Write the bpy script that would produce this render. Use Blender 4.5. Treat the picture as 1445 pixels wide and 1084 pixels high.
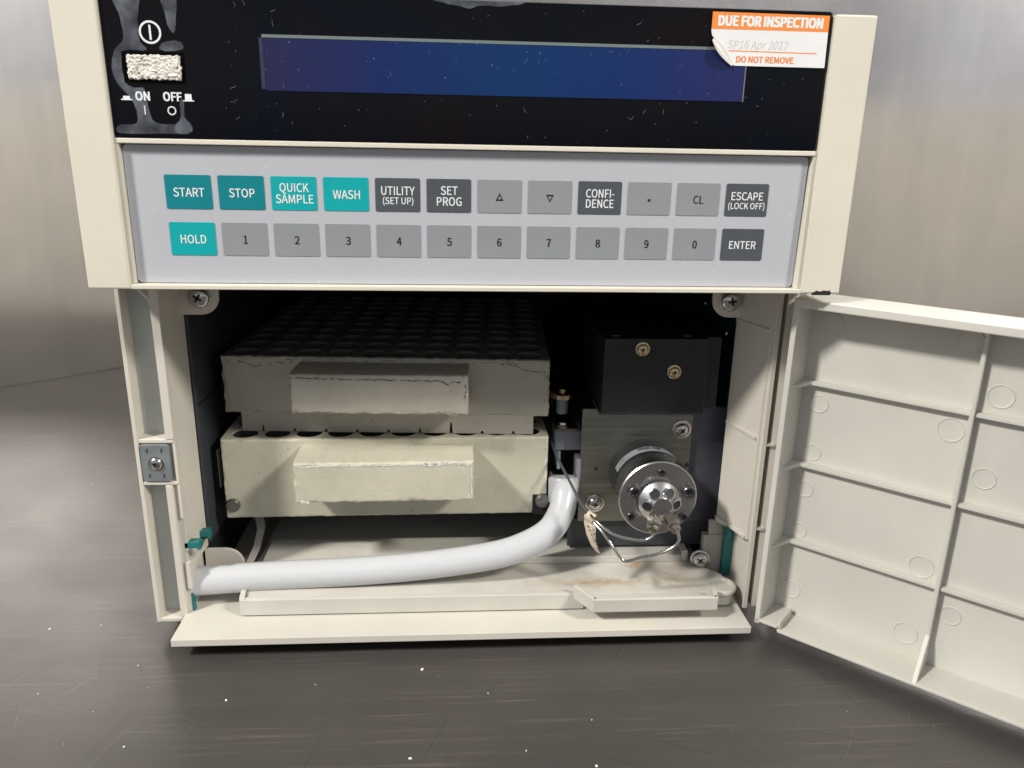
import bpy, bmesh, math, random, os
from mathutils import Vector, Matrix
random.seed(7)
R = math.radians
for o in list(bpy.data.objects): bpy.data.objects.remove(o)
S = bpy.context.scene
COL = S.collection
MM = 0.001

# ------------------------------------------------------------ camera
def cam_axes(yaw, pitch, roll):
    fwd = Vector((math.sin(yaw)*math.cos(pitch), math.cos(yaw)*math.cos(pitch), -math.sin(pitch)))
    right = Vector((math.cos(yaw), -math.sin(yaw), 0)); up = right.cross(fwd)
    return (right*math.cos(roll)+up*math.sin(roll), -right*math.sin(roll)+up*math.cos(roll), fwd)
_r, _u, _f = cam_axes(0.07071, 0.29608, 0.01928)
cd = bpy.data.cameras.new('camera'); cam = bpy.data.objects.new('camera', cd); COL.objects.link(cam)
cam.matrix_world = Matrix(((_r.x, _u.x, -_f.x, -0.00583), (_r.y, _u.y, -_f.y, -0.26904), (_r.z, _u.z, -_f.z, 0.04874), (0, 0, 0, 1)))
cd.sensor_width = 36; cd.lens = 1103.895/1445*36; cd.clip_start = 0.01; cd.clip_end = 50
cd.dof.use_dof = True; cd.dof.focus_distance = 0.30; cd.dof.aperture_fstop = 26.0
S.camera = cam

# ------------------------------------------------------------ room light
W = bpy.data.worlds.new('World'); S.world = W; W.use_nodes = True
wn = W.node_tree; wn.nodes.clear()
wo = wn.nodes.new('ShaderNodeOutputWorld'); bg = wn.nodes.new('ShaderNodeBackground')
tc = wn.nodes.new('ShaderNodeTexCoord'); sp = wn.nodes.new('ShaderNodeSeparateXYZ'); cr = wn.nodes.new('ShaderNodeValToRGB')
mr = wn.nodes.new('ShaderNodeMapRange'); mr.inputs[1].default_value = -1; mr.inputs[2].default_value = 1
wn.links.new(tc.outputs['Generated'], sp.inputs[0]); wn.links.new(sp.outputs['Z'], mr.inputs[0]); wn.links.new(mr.outputs[0], cr.inputs[0])
wn.links.new(cr.outputs[0], bg.inputs[0]); wn.links.new(bg.outputs[0], wo.inputs[0])
e = cr.color_ramp.elements
e[0].position = 0.0; e[0].color = (.10, .085, .075, 1)
e[1].position = 1.0; e[1].color = (.42, .44, .47, 1)
x = e.new(.487); x.color = (.115, .10, .093, 1)
x = e.new(.53); x.color = (1.0, 1.03, 1.08, 1); x = e.new(.66); x.color = (.50, .52, .56, 1)
bg.inputs[1].default_value = 0.60

def area(name, pos, target, size, power, color):
    l = bpy.data.lights.new(name, 'AREA'); l.shape = 'DISK'; l.size = size; l.energy = power; l.color = color
    o = bpy.data.objects.new(name, l); COL.objects.link(o); o.location = pos
    o.rotation_euler = (Vector(target)-Vector(pos)).to_track_quat('-Z', 'Y').to_euler()
    return o
T0 = Vector((0.02, 0.02, -0.05))
area('ceiling_lamp_from_left', T0 - Vector((1.5, 1.0, -1.6)).normalized()*1.6, T0, 0.16, 26, (1.0, .955, .88))
area('ceiling_lamp_from_right', T0 - Vector((-1.33, 1.0, -1.28)).normalized()*1.6, T0, 0.22, 19, (1.0, .95, .86))

S.view_settings.view_transform = 'Standard'; S.view_settings.look = 'None'; S.view_settings.exposure = 0; S.view_settings.gamma = 1
S.render.engine = 'CYCLES'
S.cycles.use_denoising = True
S.cycles.max_bounces = 8

# ------------------------------------------------------------ materials
MATS = {}
def newmat(name):
    m = bpy.data.materials.new(name); m.use_nodes = True; MATS[name] = m
    n = m.node_tree; return m, n, n.nodes['Principled BSDF']
def noise(n, scale, detail=4, rough=.55, stretch=None, rotz=None, coord='Object'):
    t = n.nodes.new('ShaderNodeTexCoord'); mp = n.nodes.new('ShaderNodeMapping'); ns = n.nodes.new('ShaderNodeTexNoise')
    n.links.new(t.outputs[coord], mp.inputs[0]); n.links.new(mp.outputs[0], ns.inputs[0])
    ns.inputs['Scale'].default_value = scale; ns.inputs['Detail'].default_value = detail; ns.inputs['Roughness'].default_value = rough
    if stretch: mp.inputs['Scale'].default_value = stretch
    if rotz: mp.inputs['Rotation'].default_value = rotz
    return ns
def ramp(n, src, stops):
    r = n.nodes.new('ShaderNodeValToRGB'); n.links.new(src, r.inputs[0]); el = r.color_ramp.elements
    el[0].position, el[0].color = stops[0][0], (*stops[0][1], 1) ; el[1].position, el[1].color = stops[-1][0], (*stops[-1][1], 1)
    for p, c in stops[1:-1]: q = el.new(p); q.color = (*c, 1)
    return r
def mix(n, fac, a, b, mode='MIX'):
    m = n.nodes.new('ShaderNodeMix'); m.data_type = 'RGBA'; m.blend_type = mode
    for s, v in ((m.inputs[0], fac), (m.inputs[6], a), (m.inputs[7], b)):
        if isinstance(v, (int, float)): s.default_value = v
        elif isinstance(v, tuple): s.default_value = (*v, 1)
        else: n.links.new(v, s)
    return m.outputs[2]
def bump(n, b, src, strength, dist=.0003, prev=None):
    k = n.nodes.new('ShaderNodeBump'); k.inputs['Strength'].default_value = strength; k.inputs['Distance'].default_value = dist
    n.links.new(src, k.inputs['Height'])
    if prev: n.links.new(prev.outputs[0], k.inputs['Normal'])
    n.links.new(k.outputs[0], b.inputs['Normal']); return k
def plastic(name, col, rough=.5, grain=0, gscale=2500, mott=.06, mscale=40, spec=.5, spots=0):
    m, n, b = newmat(name)
    ns = noise(n, mscale, 5)
    lo = tuple(max(0, c*(1-mott*1.4)) for c in col); hi = tuple(min(1, c*(1+mott*.6)) for c in col)
    c = ramp(n, ns.outputs[0], [(.3, lo), (.7, hi)]).outputs[0]
    if spots:
        s2 = noise(n, 700, 2); r2 = ramp(n, s2.outputs[0], [(.70, (0, 0, 0)), (.75, (1, 1, 1))])
        c = mix(n, r2.outputs[0], c, tuple(min(1, v*spots) for v in col))
    n.links.new(c, b.inputs['Base Color'])
    b.inputs['Roughness'].default_value = rough; b.inputs['Specular IOR Level'].default_value = spec
    if grain:
        g = noise(n, gscale, 2); bump(n, b, g.outputs[0], grain, .0002)
    return m
def metal(name, col, rough=.3, brush=None, metallic=1):
    m, n, b = newmat(name)
    ns = noise(n, 300 if brush else 120, 4, .6, brush)
    c = ramp(n, ns.outputs[0], [(.3, tuple(v*.8 for v in col)), (.7, col)]).outputs[0]
    n.links.new(c, b.inputs['Base Color']); b.inputs['Metallic'].default_value = metallic
    r = ramp(n, ns.outputs[0], [(.2, (rough*.7,)*3), (.8, (rough*1.3,)*3)]); n.links.new(r.outputs[0], b.inputs['Roughness'])
    return m

M_post = plastic('beige_textured_plastic', (.69, .655, .565), .55, .35, 1800, .035, 30)
M_frame = plastic('pale_moulded_plastic', (.66, .625, .56), .45, .06, 900, .05, 25)
M_door = plastic('door_plastic', (.66, .645, .59), .42, .12, 700, .09, 14)
M_channel = plastic('blue_grey_recess', (.47, .50, .49), .5, .05, 900, .05, 30)
M_sill = plastic('sill_plastic', (.60, .575, .52), .42, .05, 700, .05, 22)
M_keypad = plastic('lilac_grey_membrane', (.465, .48, .53), .42, .12, 2600, .02, 20, spec=.45, spots=1.15)
M_k_teal = plastic('deep_teal_print', (.0, .205, .25), .4, .1, 2600, .03, 60)
M_k_aqua = plastic('aqua_print', (.0, .37, .40), .4, .1, 2600, .03, 60)
M_k_grey = plastic('mid_grey_print', (.27, .285, .31), .4, .1, 2600, .04, 60, spots=1.2)
M_k_dark = plastic('dark_grey_print', (.075, .085, .10), .4, .1, 2600, .04, 60)
M_white = plastic('white_print', (.80, .84, .85), .5)
M_ink = plastic('black_print', (.015, .015, .02), .5)
M_void = plastic('black_void', (.002, .002, .002), .9, spec=.05)
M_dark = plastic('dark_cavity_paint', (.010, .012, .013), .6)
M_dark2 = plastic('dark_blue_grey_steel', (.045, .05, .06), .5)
M_tealdark = plastic('dark_teal_plastic', (.012, .04, .043), .5)
M_teal = plastic('teal_plastic', (.015, .17, .165), .4)
M_box = plastic('satin_black_paint', (.014, .014, .015), .42, .15, 1500)
M_orange = plastic('orange_print', (.90, .26, .035), .5, 0, mott=.05)
M_paper = plastic('white_sticker_paper', (.80, .80, .82), .5, .3, 300, .04, 60)
M_tag = plastic('cream_tag', (.62, .54, .42), .6)
M_screw = metal('bright_zinc', (.62, .60, .58), .22)
M_brass = metal('yellow_zinc', (.62, .50, .33), .25)
M_steel = metal('polished_steel', (.72, .72, .73), .16, (1, 1, .1))
M_fit = metal('aged_fitting_steel', (.42, .40, .36), .25)
M_barrel = metal('dark_barrel_steel', (.30, .30, .31), .22)
m, n, b = newmat('radial_turned_steel'); M_turn = m
b.inputs['Base Color'].default_value = (.52, .515, .51, 1); b.inputs['Metallic'].default_value = 1; b.inputs['Roughness'].default_value = .22; b.inputs['Anisotropic'].default_value = .75
tn = n.nodes.new('ShaderNodeTangent'); tn.direction_type = 'RADIAL'; tn.axis = 'Y'; n.links.new(tn.outputs[0], b.inputs['Tangent'])
M_plate = metal('brushed_olive_steel', (.31, .31, .27), .38, (.1, 1, 3))
M_zinc = metal('dull_zinc_plate', (.36, .405, .42), .45, None, .6)
M_purple = metal('dark_purple_plate', (.12, .12, .15), .5, None, .5)  # rear plate's own darker purple-grey
M_wire = metal('capillary_steel', (.65, .63, .60), .2)
M_clamp = plastic('slate_casting', (.20, .215, .25), .5)
M_rubber = plastic('black_rubber', (.02, .02, .02), .8)
M_crumb = plastic('white_crumb', (.8, .78, .74), .7)

# black display panel: glossy, dust specks
m, n, b = newmat('glossy_black_panel'); M_black = m
d1 = noise(n, 900, 1); r1 = ramp(n, d1.outputs[0], [(.79, (0, 0, 0)), (.82, (1, 1, 1))])
d2 = noise(n, 25, 3); r2 = ramp(n, d2.outputs[0], [(.35, (.002, .004, .008)), (.7, (.006, .004, .005))])
c = mix(n, r1.outputs[0], r2.outputs[0], (.10, .11, .12)); n.links.new(c, b.inputs['Base Color'])
b.inputs['Roughness'].default_value = .10; b.inputs['Specular IOR Level'].default_value = .12
# display window
m, n, b = newmat('blue_display_glass'); M_lcd = m
d1 = noise(n, 1000, 1); r1 = ramp(n, d1.outputs[0], [(.78, (0, 0, 0)), (.81, (1, 1, 1))])
t = n.nodes.new('ShaderNodeTexCoord'); s_ = n.nodes.new('ShaderNodeSeparateXYZ'); n.links.new(t.outputs['Object'], s_.inputs[0])
mrr = n.nodes.new('ShaderNodeMapRange'); mrr.inputs[1].default_value = -.078; mrr.inputs[2].default_value = .078; n.links.new(s_.outputs[0], mrr.inputs[0])
r2 = ramp(n, mrr.outputs[0], [(0, (.018, .017, .07)), (.25, (.006, .019, .105)), (.5, (.002, .028, .115)), (.75, (.004, .023, .12)), (1, (.018, .021, .105))])
c = mix(n, r1.outputs[0], r2.outputs[0], (.2, .26, .4)); n.links.new(c, b.inputs['Base Color'])
b.inputs['Roughness'].default_value = .2; b.inputs['Specular IOR Level'].default_value = .3
# dried residue
m, n, b = newmat('dried_glue_film'); M_res = m
d = noise(n, 120, 4); r1 = ramp(n, d.outputs[0], [(.3, (.065, .075, .10)), (.7, (.17, .19, .23))])
n.links.new(r1.outputs[0], b.inputs['Base Color']); b.inputs['Roughness'].default_value = .55
r3 = ramp(n, d.outputs[0], [(.25, (.2,)*3), (.65, (.7,)*3)]); n.links.new(r3.outputs[0], b.inputs['Alpha'])
# worn switch cap
m, n, b = newmat('corroded_cream_cap'); M_cap = m
d = noise(n, 330, 8, .72); r1 = ramp(n, d.outputs[0], [(.37, (.06, .05, .04)), (.43, (.72, .70, .62)), (.55, (.92, .91, .84))])
n.links.new(r1.outputs[0], b.inputs['Base Color']); b.inputs['Roughness'].default_value = .6; bump(n, b, d.outputs[0], 1, .0012)
# rack plastics
def rackmat(name, col, rough):
    m, n, b = newmat(name)
    d = noise(n, 30, 6, .6); r1 = ramp(n, d.outputs[0], [(.3, tuple(v*.84 for v in col)), (.7, tuple(v*1.06 for v in col))])
    p = noise(n, 420, 2); r2 = ramp(n, p.outputs[0], [(.24, (1, 1, 1)), (.28, (0, 0, 0))])
    c = mix(n, r2.outputs[0], r1.outputs[0], tuple(v*.35 for v in col)); n.links.new(c, b.inputs['Base Color'])
    b.inputs['Roughness'].default_value = rough
    k = bump(n, b, noise(n, 1400, 3).outputs[0], .45, .0003)
    bump(n, b, noise(n, 160, 5, .7).outputs[0], .28, .0008, k)
    return m
M_rackU = rackmat('eroded_grey_beige_coating', (.42, .395, .34), .75)
M_rackL = rackmat('yellowed_cream_coating', (.56, .535, .435), .42)
M_rackT = rackmat('shade_darkened_top', (.12, .115, .10), .8)  # deep compartment shade put into the colour of the upper rack's top
M_chip = plastic('bare_chipped_edge', (.10, .095, .085), .8)
M_chipw = plastic('pale_chipped_edge', (.80, .79, .74), .5, .8, 900)
M_well = plastic('shade_darkened_well', (.06, .06, .058), .8)  # well walls and floors coloured darker to stand for the shade inside
# hose: translucent white
m, n, b = newmat('milky_silicone'); M_hose = m
b.inputs['Base Color'].default_value = (.55, .565, .595, 1); b.inputs['Roughness'].default_value = .24
b.inputs['Subsurface Weight'].default_value = .35; b.inputs['Subsurface Radius'].default_value = (.004, .0045, .006); b.inputs['Subsurface Scale'].default_value = 1
d = noise(n, 60, 3); bump(n, b, d.outputs[0], .15, .0006)
# tray: stained
def traymat(name, spots):
    m, n, b = newmat(name)
    base = ramp(n, noise(n, 25, 5).outputs[0], [(.3, (.50, .485, .44)), (.7, (.61, .59, .54))]); c = base.outputs[0]
    d = noise(n, 160, 8, .7); t = n.nodes.new('ShaderNodeTexCoord')
    st = ramp(n, noise(n, 300, 4).outputs[0], [(.35, (.30, .18, .08)), (.65, (.52, .40, .26))])
    for (x_, y_, sx, sy, r_, a_) in spots:
        mp = n.nodes.new('ShaderNodeMapping'); mp.vector_type = 'POINT'; mp.inputs['Scale'].default_value = (1/sx, 1/sy, 0); mp.inputs['Location'].default_value = (-x_/sx, -y_/sy, 0)
        ln = n.nodes.new('ShaderNodeVectorMath'); ln.operation = 'LENGTH'; n.links.new(t.outputs['Object'], mp.inputs[0]); n.links.new(mp.outputs[0], ln.inputs[0])
        ad = n.nodes.new('ShaderNodeMath'); ad.operation = 'MULTIPLY_ADD'; ad.inputs[1].default_value = 2.4; n.links.new(d.outputs[0], ad.inputs[0]); n.links.new(ln.outputs['Value'], ad.inputs[2])
        sb = n.nodes.new('ShaderNodeMath'); sb.operation = 'DIVIDE'; sb.inputs[1].default_value = 4; n.links.new(ad.outputs[0], sb.inputs[0])
        rr = ramp(n, sb.outputs[0], [(.30, (a_,)*3), (.40, (a_*.4,)*3), (.52, (0, 0, 0))])
        c = mix(n, rr.outputs[0], c, st.outputs[0])
    n.links.new(c, b.inputs['Base Color'])
    b.inputs['Roughness'].default_value = .33; bump(n, b, noise(n, 250, 4).outputs[0], .2, .0004); return m
M_tray = traymat('offwhite_tray', [])
M_stain = traymat('stained_offwhite_tray', [(.068, -.018, .011, .009, 1, .75), (.045, -.034, .05, .006, 1, .6), (.082, -.03, .014, .02, 1, .4)])

# table & wall steel
def sheet(name, col, rl, rh, brush, rots, scr, brc=(.88, 1.05), met=1):
    m, n, b = newmat(name); b.inputs['Metallic'].default_value = met
    big = noise(n, 5, 5, .55); r1 = ramp(n, big.outputs[0], [(.3, tuple(v*.80 for v in col)), (.72, tuple(v*1.12 for v in col))])
    c = r1.outputs[0]
    fine = noise(n, 60, 6, .65, brush); r2 = ramp(n, fine.outputs[0], [(.3, (brc[0],)*3), (.7, (brc[1],)*3)])
    c = mix(n, 1.0, c, r2.outputs[0], 'MULTIPLY')
    if scr == 'h': bump(n, b, fine.outputs[0], .07, .0004)
    for i, (rz, sc, th, v) in enumerate(rots):
        s = noise(n, sc, 2, .5, (.012, 1, 1) if scr == 'h' else (1, 1, .014), rz)
        q = ramp(n, s.outputs[0], [(th, (0, 0, 0)), (th+.012, (1, 1, 1)), (th+.05, (0, 0, 0))])
        g = noise(n, 14+i*5, 3); gq = ramp(n, g.outputs[0], [(.46, (0, 0, 0)), (.6, (.55,)*3)])
        f = mix(n, 1.0, q.outputs[0], gq.outputs[0], 'MULTIPLY')
        c = mix(n, f, c, tuple(min(1, w*v) for w in col))
    n.links.new(c, b.inputs['Base Color'])
    r3 = ramp(n, noise(n, 9, 6, .6).outputs[0], [(.3, (rl,)*3), (.7, (rh,)*3)]); n.links.new(r3.outputs[0], b.inputs['Roughness'])
    return m
M_table = sheet('scratched_dark_steel', (.090, .081, .077), .34, .46, (.06, 1, 1),
    [((0, 0, .12), 420, .60, 1.9), ((0, 0, -.16), 460, .61, 1.9), ((0, 0, 1.0), 380, .65, .7)], 'h', met=.22)
M_wall = sheet('brushed_wall_steel', (.63, .615, .62), .18, .25, (1, 1, .10), [], 'v', (.93, 1.03), .9)
m, n, b = newmat('pale_scratch'); M_scr = m
b.inputs['Base Color'].default_value = (.75, .74, .73, 1); b.inputs['Metallic'].default_value = 1; b.inputs['Roughness'].default_value = .35; b.inputs['Alpha'].default_value = .30
m, n, b = newmat('dark_scratch'); M_scrd = m
b.inputs['Base Color'].default_value = (.03, .03, .03, 1); b.inputs['Roughness'].default_value = .5; b.inputs['Alpha'].default_value = .40

# ------------------------------------------------------------ mesh helpers (millimetres)
class MB:
    def __init__(s): s.v = []; s.f = []; s.m = []; s.sm = []
    def add(s, vs, fs, mat=0, smooth=False):
        k = len(s.v); s.v += [tuple(p) for p in vs]
        for f in fs: s.f.append([k+i for i in f]); s.m.append(mat); s.sm.append(smooth)
        return s
    def box(s, a, b, mat=0, bev=0):
        x0, y0, z0 = a; x1, y1, z1 = b
        bm = bmesh.new(); r = bmesh.ops.create_cube(bm, size=1)
        for v in bm.verts: v.co = Vector((x0+(v.co.x+.5)*(x1-x0), y0+(v.co.y+.5)*(y1-y0), z0+(v.co.z+.5)*(z1-z0)))
        if bev: bmesh.ops.bevel(bm, geom=bm.edges[:], offset=bev, segments=2, affect='EDGES', profile=.5)
        return s.bm(bm, mat)
    def bm(s, bm, mat=0, smooth=False):
        bm.verts.index_update(); s.add([v.co[:] for v in bm.verts], [[v.index for v in f.verts] for f in bm.faces], mat, smooth); bm.free(); return s
    def prism(s, poly, d0, d1, axis='y', mat=0, bev=0, xf=None):
        """polygon in the plane across axis, from d0 to d1. axis y: (x,z); z: (x,y); x: (y,z)"""
        def P(a, b_, d): return {'y': (a, d, b_), 'z': (a, b_, d), 'x': (d, a, b_)}[axis]
        bm = bmesh.new(); A = [bm.verts.new(P(a, c, d0)) for a, c in poly]; B = [bm.verts.new(P(a, c, d1)) for a, c in poly]
        bm.faces.new(A); bm.faces.new(B[::-1]); k = len(poly)
        for i in range(k): bm.faces.new((A[i], B[i], B[(i+1) % k], A[(i+1) % k]))
        bmesh.ops.recalc_face_normals(bm, faces=bm.faces[:])
        if bev:
            ed = [g for g in bm.edges if len(g.link_faces) == 2 and g.calc_face_angle(0) > .4]
            bmesh.ops.bevel(bm, geom=ed, offset=bev, segments=2, affect='EDGES', profile=.5)
        if xf:
            for v in bm.verts: v.co = xf(v.co)
        return s.bm(bm, mat)
    def lathe(s, prof, org, ax, n=32, mat=0, smooth=True, ref=None):
        ax = Vector(ax).normalized(); u = Vector(ref or ((0, 0, 1) if abs(ax.z) < .9 else (1, 0, 0))); u = (u-ax*u.dot(ax)).normalized(); w = ax.cross(u); org = Vector(org)
        vs = []; fs = []
        for r, h in prof:
            for i in range(n):
                a = 2*math.pi*i/n; vs.append(org+ax*h+(u*math.cos(a)+w*math.sin(a))*r)
        for j in range(len(prof)-1):
            for i in range(n):
                k = (i+1) % n; fs.append((j*n+i, j*n+k, (j+1)*n+k, (j+1)*n+i))
        s.add(vs, fs, mat, smooth)
        if prof[0][0] > 1e-6: s.add(vs[:n], [list(range(n))[::-1]], mat)
        if prof[-1][0] > 1e-6: s.add(vs[-n:], [list(range(n))], mat)
        return s
    def tube(s, pts, rad, n=12, mat=0, sub=6, cap=True):
        P = [Vector(p) for p in pts]; Q = []
        for i in range(len(P)-1):
            a = P[max(i-1, 0)]; b_ = P[i]; c = P[i+1]; d = P[min(i+2, len(P)-1)]
            for k in range(sub):
                t = k/sub; Q.append(.5*((2*b_)+(c-a)*t+(2*a-5*b_+4*c-d)*t*t+(3*b_-a-3*c+d)*t**3))
        Q.append(P[-1]); vs = []; fs = []; u = None
        for i, q in enumerate(Q):
            t = (Q[min(i+1, len(Q)-1)]-Q[max(i-1, 0)]).normalized()
            if u is None: u = t.orthogonal().normalized()
            u = (u-t*u.dot(t)).normalized(); w = t.cross(u)
            r = rad(i/(len(Q)-1)) if callable(rad) else rad
            for k in range(n):
                a = 2*math.pi*k/n; vs.append(q+(u*math.cos(a)+w*math.sin(a))*r)
        for i in range(len(Q)-1):
            for k in range(n): m_ = (k+1) % n; fs.append((i*n+k, i*n+m_, (i+1)*n+m_, (i+1)*n+k))
        s.add(vs, fs, mat, True)
        if cap: s.add(vs[:n], [list(range(n))[::-1]], mat); s.add(vs[-n:], [list(range(n))], mat)
        return s
    def build(s, name, mats, parent=None, label=None, cat=None, group=None, kind=None, recalc=True):
        if not isinstance(mats, (list, tuple)): mats = [mats]
        xs = [p[0] for p in s.v]; ys = [p[1] for p in s.v]; zs = [p[2] for p in s.v]
        c = Vector(((min(xs)+max(xs))/2, (min(ys)+max(ys))/2, (min(zs)+max(zs))/2))
        me = bpy.data.meshes.new(name); me.from_pydata([tuple((Vector(p)-c)*MM) for p in s.v], [], s.f)
        for mt in mats: me.materials.append(mt)
        me.polygons.foreach_set('material_index', s.m); me.polygons.foreach_set('use_smooth', s.sm); me.update()
        if any(s.sm): me.set_sharp_from_angle(angle=R(38))
        if recalc:
            bm = bmesh.new(); bm.from_mesh(me); bmesh.ops.recalc_face_normals(bm, faces=bm.faces[:]); bm.to_mesh(me); bm.free()
        o = bpy.data.objects.new(name, me); COL.objects.link(o); put(o, c*MM, parent)
        tag(o, label, cat, group, kind); return o
WORLD = {}
def put(o, world, parent):
    world = Vector(world); WORLD[o.name] = world
    if parent: o.parent = parent; o.location = world-WORLD[parent.name]
    else: o.location = world
def tag(o, label=None, cat=None, group=None, kind=None):
    for k, v in (('label', label), ('category', cat), ('group', group), ('kind', kind)):
        if v: o[k] = v
def empty(name, loc, label, cat, parent=None):
    o = bpy.data.objects.new(name, None); COL.objects.link(o); o.empty_display_size = .02; put(o, Vector(loc)*MM, parent); tag(o, label, cat); return o
def copy(o, world, parent):
    c = o.copy(); COL.objects.link(c); c.parent = None; put(c, world, parent); return c

# fonts
FONT = None
try:
    _fp = os.path.join(bpy.utils.resource_path('LOCAL'), 'datafiles', 'fonts', 'Noto Sans CJK Regular.woff2')
    FONT = bpy.data.fonts.load(_fp)
except Exception:
    FONT = None
_tc = {}
def text_mesh(s, bold=0.0, res=3):
    k = (s, bold)
    if k in _tc: return _tc[k]
    cu = bpy.data.curves.new('t', 'FONT'); cu.body = s; cu.size = 1; cu.offset = bold; cu.resolution_u = res
    if FONT: cu.font = FONT
    o = bpy.data.objects.new('t', cu); COL.objects.link(o); bpy.context.view_layer.update()
    me = o.evaluated_get(bpy.context.evaluated_depsgraph_get()).to_mesh()
    v = [tuple(p.co) for p in me.vertices]; f = [list(p.vertices) for p in me.polygons]
    o.evaluated_get(bpy.context.evaluated_depsgraph_get()).to_mesh_clear(); bpy.data.objects.remove(o)
    xs = [p[0] for p in v]; ys = [p[1] for p in v]; _tc[k] = (v, f, min(xs), max(xs), min(ys), max(ys)); return _tc[k]
def put_text(mb, s, cx, cz, y, w, h, mat=0, bold=0.0, xf=None, capref=None):
    if bold > 0:
        d = bold*h*.9; k = 0
        for ox_ in (-1, -.33, .33, 1):
            for oz_ in (-.6, .6): put_text(mb, s, cx+ox_*d, cz+oz_*d, y-.004*k, (w-2*d) if w else None, h-d, mat, 0, xf, capref); k += 1
        return
    v, f, x0, x1, y0, y1 = text_mesh(s, bold)
    sx = w/(x1-x0) if w else None
    if capref: c = text_mesh(capref, bold); sy = h/(c[5]-c[4]); yc = (c[4]+c[5])/2
    else: sy = h/(y1-y0); yc = (y0+y1)/2
    if sx is None: sx = sy*.88
    pts = [(cx+(p[0]-(x0+x1)/2)*sx, y, cz+(p[1]-yc)*sy) for p in v]
    if xf: pts = [xf(p) for p in pts]
    mb.add(pts, f, mat)
def rrect(x0, z0, x1, z1, r, n=4):
    out = []
    for cx, cz, a0 in ((x1-r, z1-r, 0), (x0+r, z1-r, 90), (x0+r, z0+r, 180), (x1-r, z0+r, 270)):
        for i in range(n+1): a = R(a0+90*i/n); out.append((cx+r*math.cos(a), cz+r*math.sin(a)))
    return out
def circ(cx, cz, r, n=24): return [(cx+r*math.cos(2*math.pi*i/n), cz+r*math.sin(2*math.pi*i/n)) for i in range(n)]
def ringmb(mb, cx, cz, r0, r1, y, mat=0, n=40):
    a = circ(cx, cz, r0, n); c = circ(cx, cz, r1, n)
    mb.add([(p[0], y, p[1]) for p in a+c], [(i, (i+1) % n, n+(i+1) % n, n+i) for i in range(n)], mat)

def screw(name, org, ax, r, mat, parent, style='phillips', washer=0, label=None):
    """pan-head screw: domed head with a recessed drive"""
    mb = MB(); ax = Vector(ax).normalized(); org = Vector(org)
    if washer: mb.lathe([(washer, 0), (washer, .5), (washer-.3, .7), (r, .7)], org, ax, 28)
    h0 = .6 if washer else 0
    if style == 'phillips':
        mb.lathe([(r, h0), (r, h0+r*.25), (r*.9, h0+r*.42), (r*.62, h0+r*.56), (.001, h0+r*.62)], org, ax, 28)
        u = ax.orthogonal().normalized(); u = Matrix.Rotation(random.random()*1.5, 3, ax) @ u; w = ax.cross(u)
        for a, b_ in ((u, w), (w, u)):
            q = []
            for sa, sb, hh in ((-1, -1, .645), (1, -1, .645), (1, 1, .645), (-1, 1, .645)):
                q.append(org+ax*(h0+r*hh)+a*sa*r*.42+b_*sb*r*.11)
            mb.add(q, [(0, 1, 2, 3)], 1)
    else:  # socket cap
        mb.lathe([(r, 0), (r, r*.9), (r*.92, r*1.0), (r*.62, r*1.0), (r*.60, r*.55), (.001, r*.5)], org, ax, 28)
        mb.lathe([(r*.55, r*.56), (.001, r*.57)], org, ax, 6, 1, False)
    return mb.build(name, [mat, M_ink], parent, label)

# ============================================================ SETTING
TZ = -150.0
tb = MB().box((-1600, -900, TZ-4), (1500, 1400, TZ)).build('table', M_table, kind='structure', label='dark scratched stainless steel bench top under the instrument')
def wall(name, p, d, nrm, length, label):
    """vertical sheet with a coved foot; p start, d along, nrm towards the room"""
    mb = MB(); prof = [(-3, TZ-1)]
    prof = [(0, TZ+.3)]
    prof += [(0, 900), (-3, 900), (-3, TZ+.3)]
    vs = []
    for L_ in (0, length):
        for t_, z in prof: vs.append((p[0]+d[0]*L_+nrm[0]*t_, p[1]+d[1]*L_+nrm[1]*t_, z))
    k = len(prof); fs = [(i, (i+1) % k, k+(i+1) % k, k+i) for i in range(k)]+[list(range(k)), list(range(k, 2*k))[::-1]]
    mb.add(vs, fs); return mb.build(name, M_wall, kind='structure', label=label)
C0 = (4.2, 705.2)
wall('back_wall', (C0[0]-.756*1300, C0[1]-.654*1300), (.756, .654), (.654, -.756), 1300, 'brushed steel wall panel behind the bench on the left')
wall('side_wall', C0, (.654, -.756), (-.756, -.654), 1300, 'brushed steel wall panel behind the open door on the right')

# ============================================================ INSTRUMENT
ROOT = empty('laboratory_instrument', (0, 150, TZ), 'beige benchtop autosampler with keypad, dark display and its lower compartment open', 'laboratory instrument')
# --- upper housing (bezel)
hs = MB()
hs.prism([(-130, 0), (-116, 0), (-116, 92), (-130, 92)], 0, 30, bev=.6)
hs.prism([(116, .0), (130, 0), (130, 91.2), (116, 91.2)], 0, 30, bev=.6)
# lower rail with a chipped notch near its right end
hs.box((-116, .15, 0), (116, 30, 1.55), bev=.25)
hs.box((-116, 1.0, 47.1), (116, 30, 48.7), bev=.25)
# side ledges that frame the keypad
hs.prism([(-116, 1.55), (-114.9, 1.55), (-114.9, 47.1), (-116, 47.1)], 1.2, 30, bev=.2)
hs.prism([(113.9, 1.55), (116, 1.55), (116, 47.1), (114.9, 47.1)], 1.2, 30, bev=.2)
hs.box((-116, 6, 1.5), (116, 30, 88))
hs.build('front_housing', M_post, ROOT)
# broken bit at lower right corner of the housing
ch = MB(); pts = [(119.8, -.4), (120.6, .7), (121.6, 1.2), (122.8, .8), (124.2, 1.3), (125.4, 1.0), (126.2, 1.35), (127, .2), (126.5, -.5)]
ch.prism(pts, -.12, .5); ch.build('chipped_notch', M_ink, ROOT)
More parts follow.
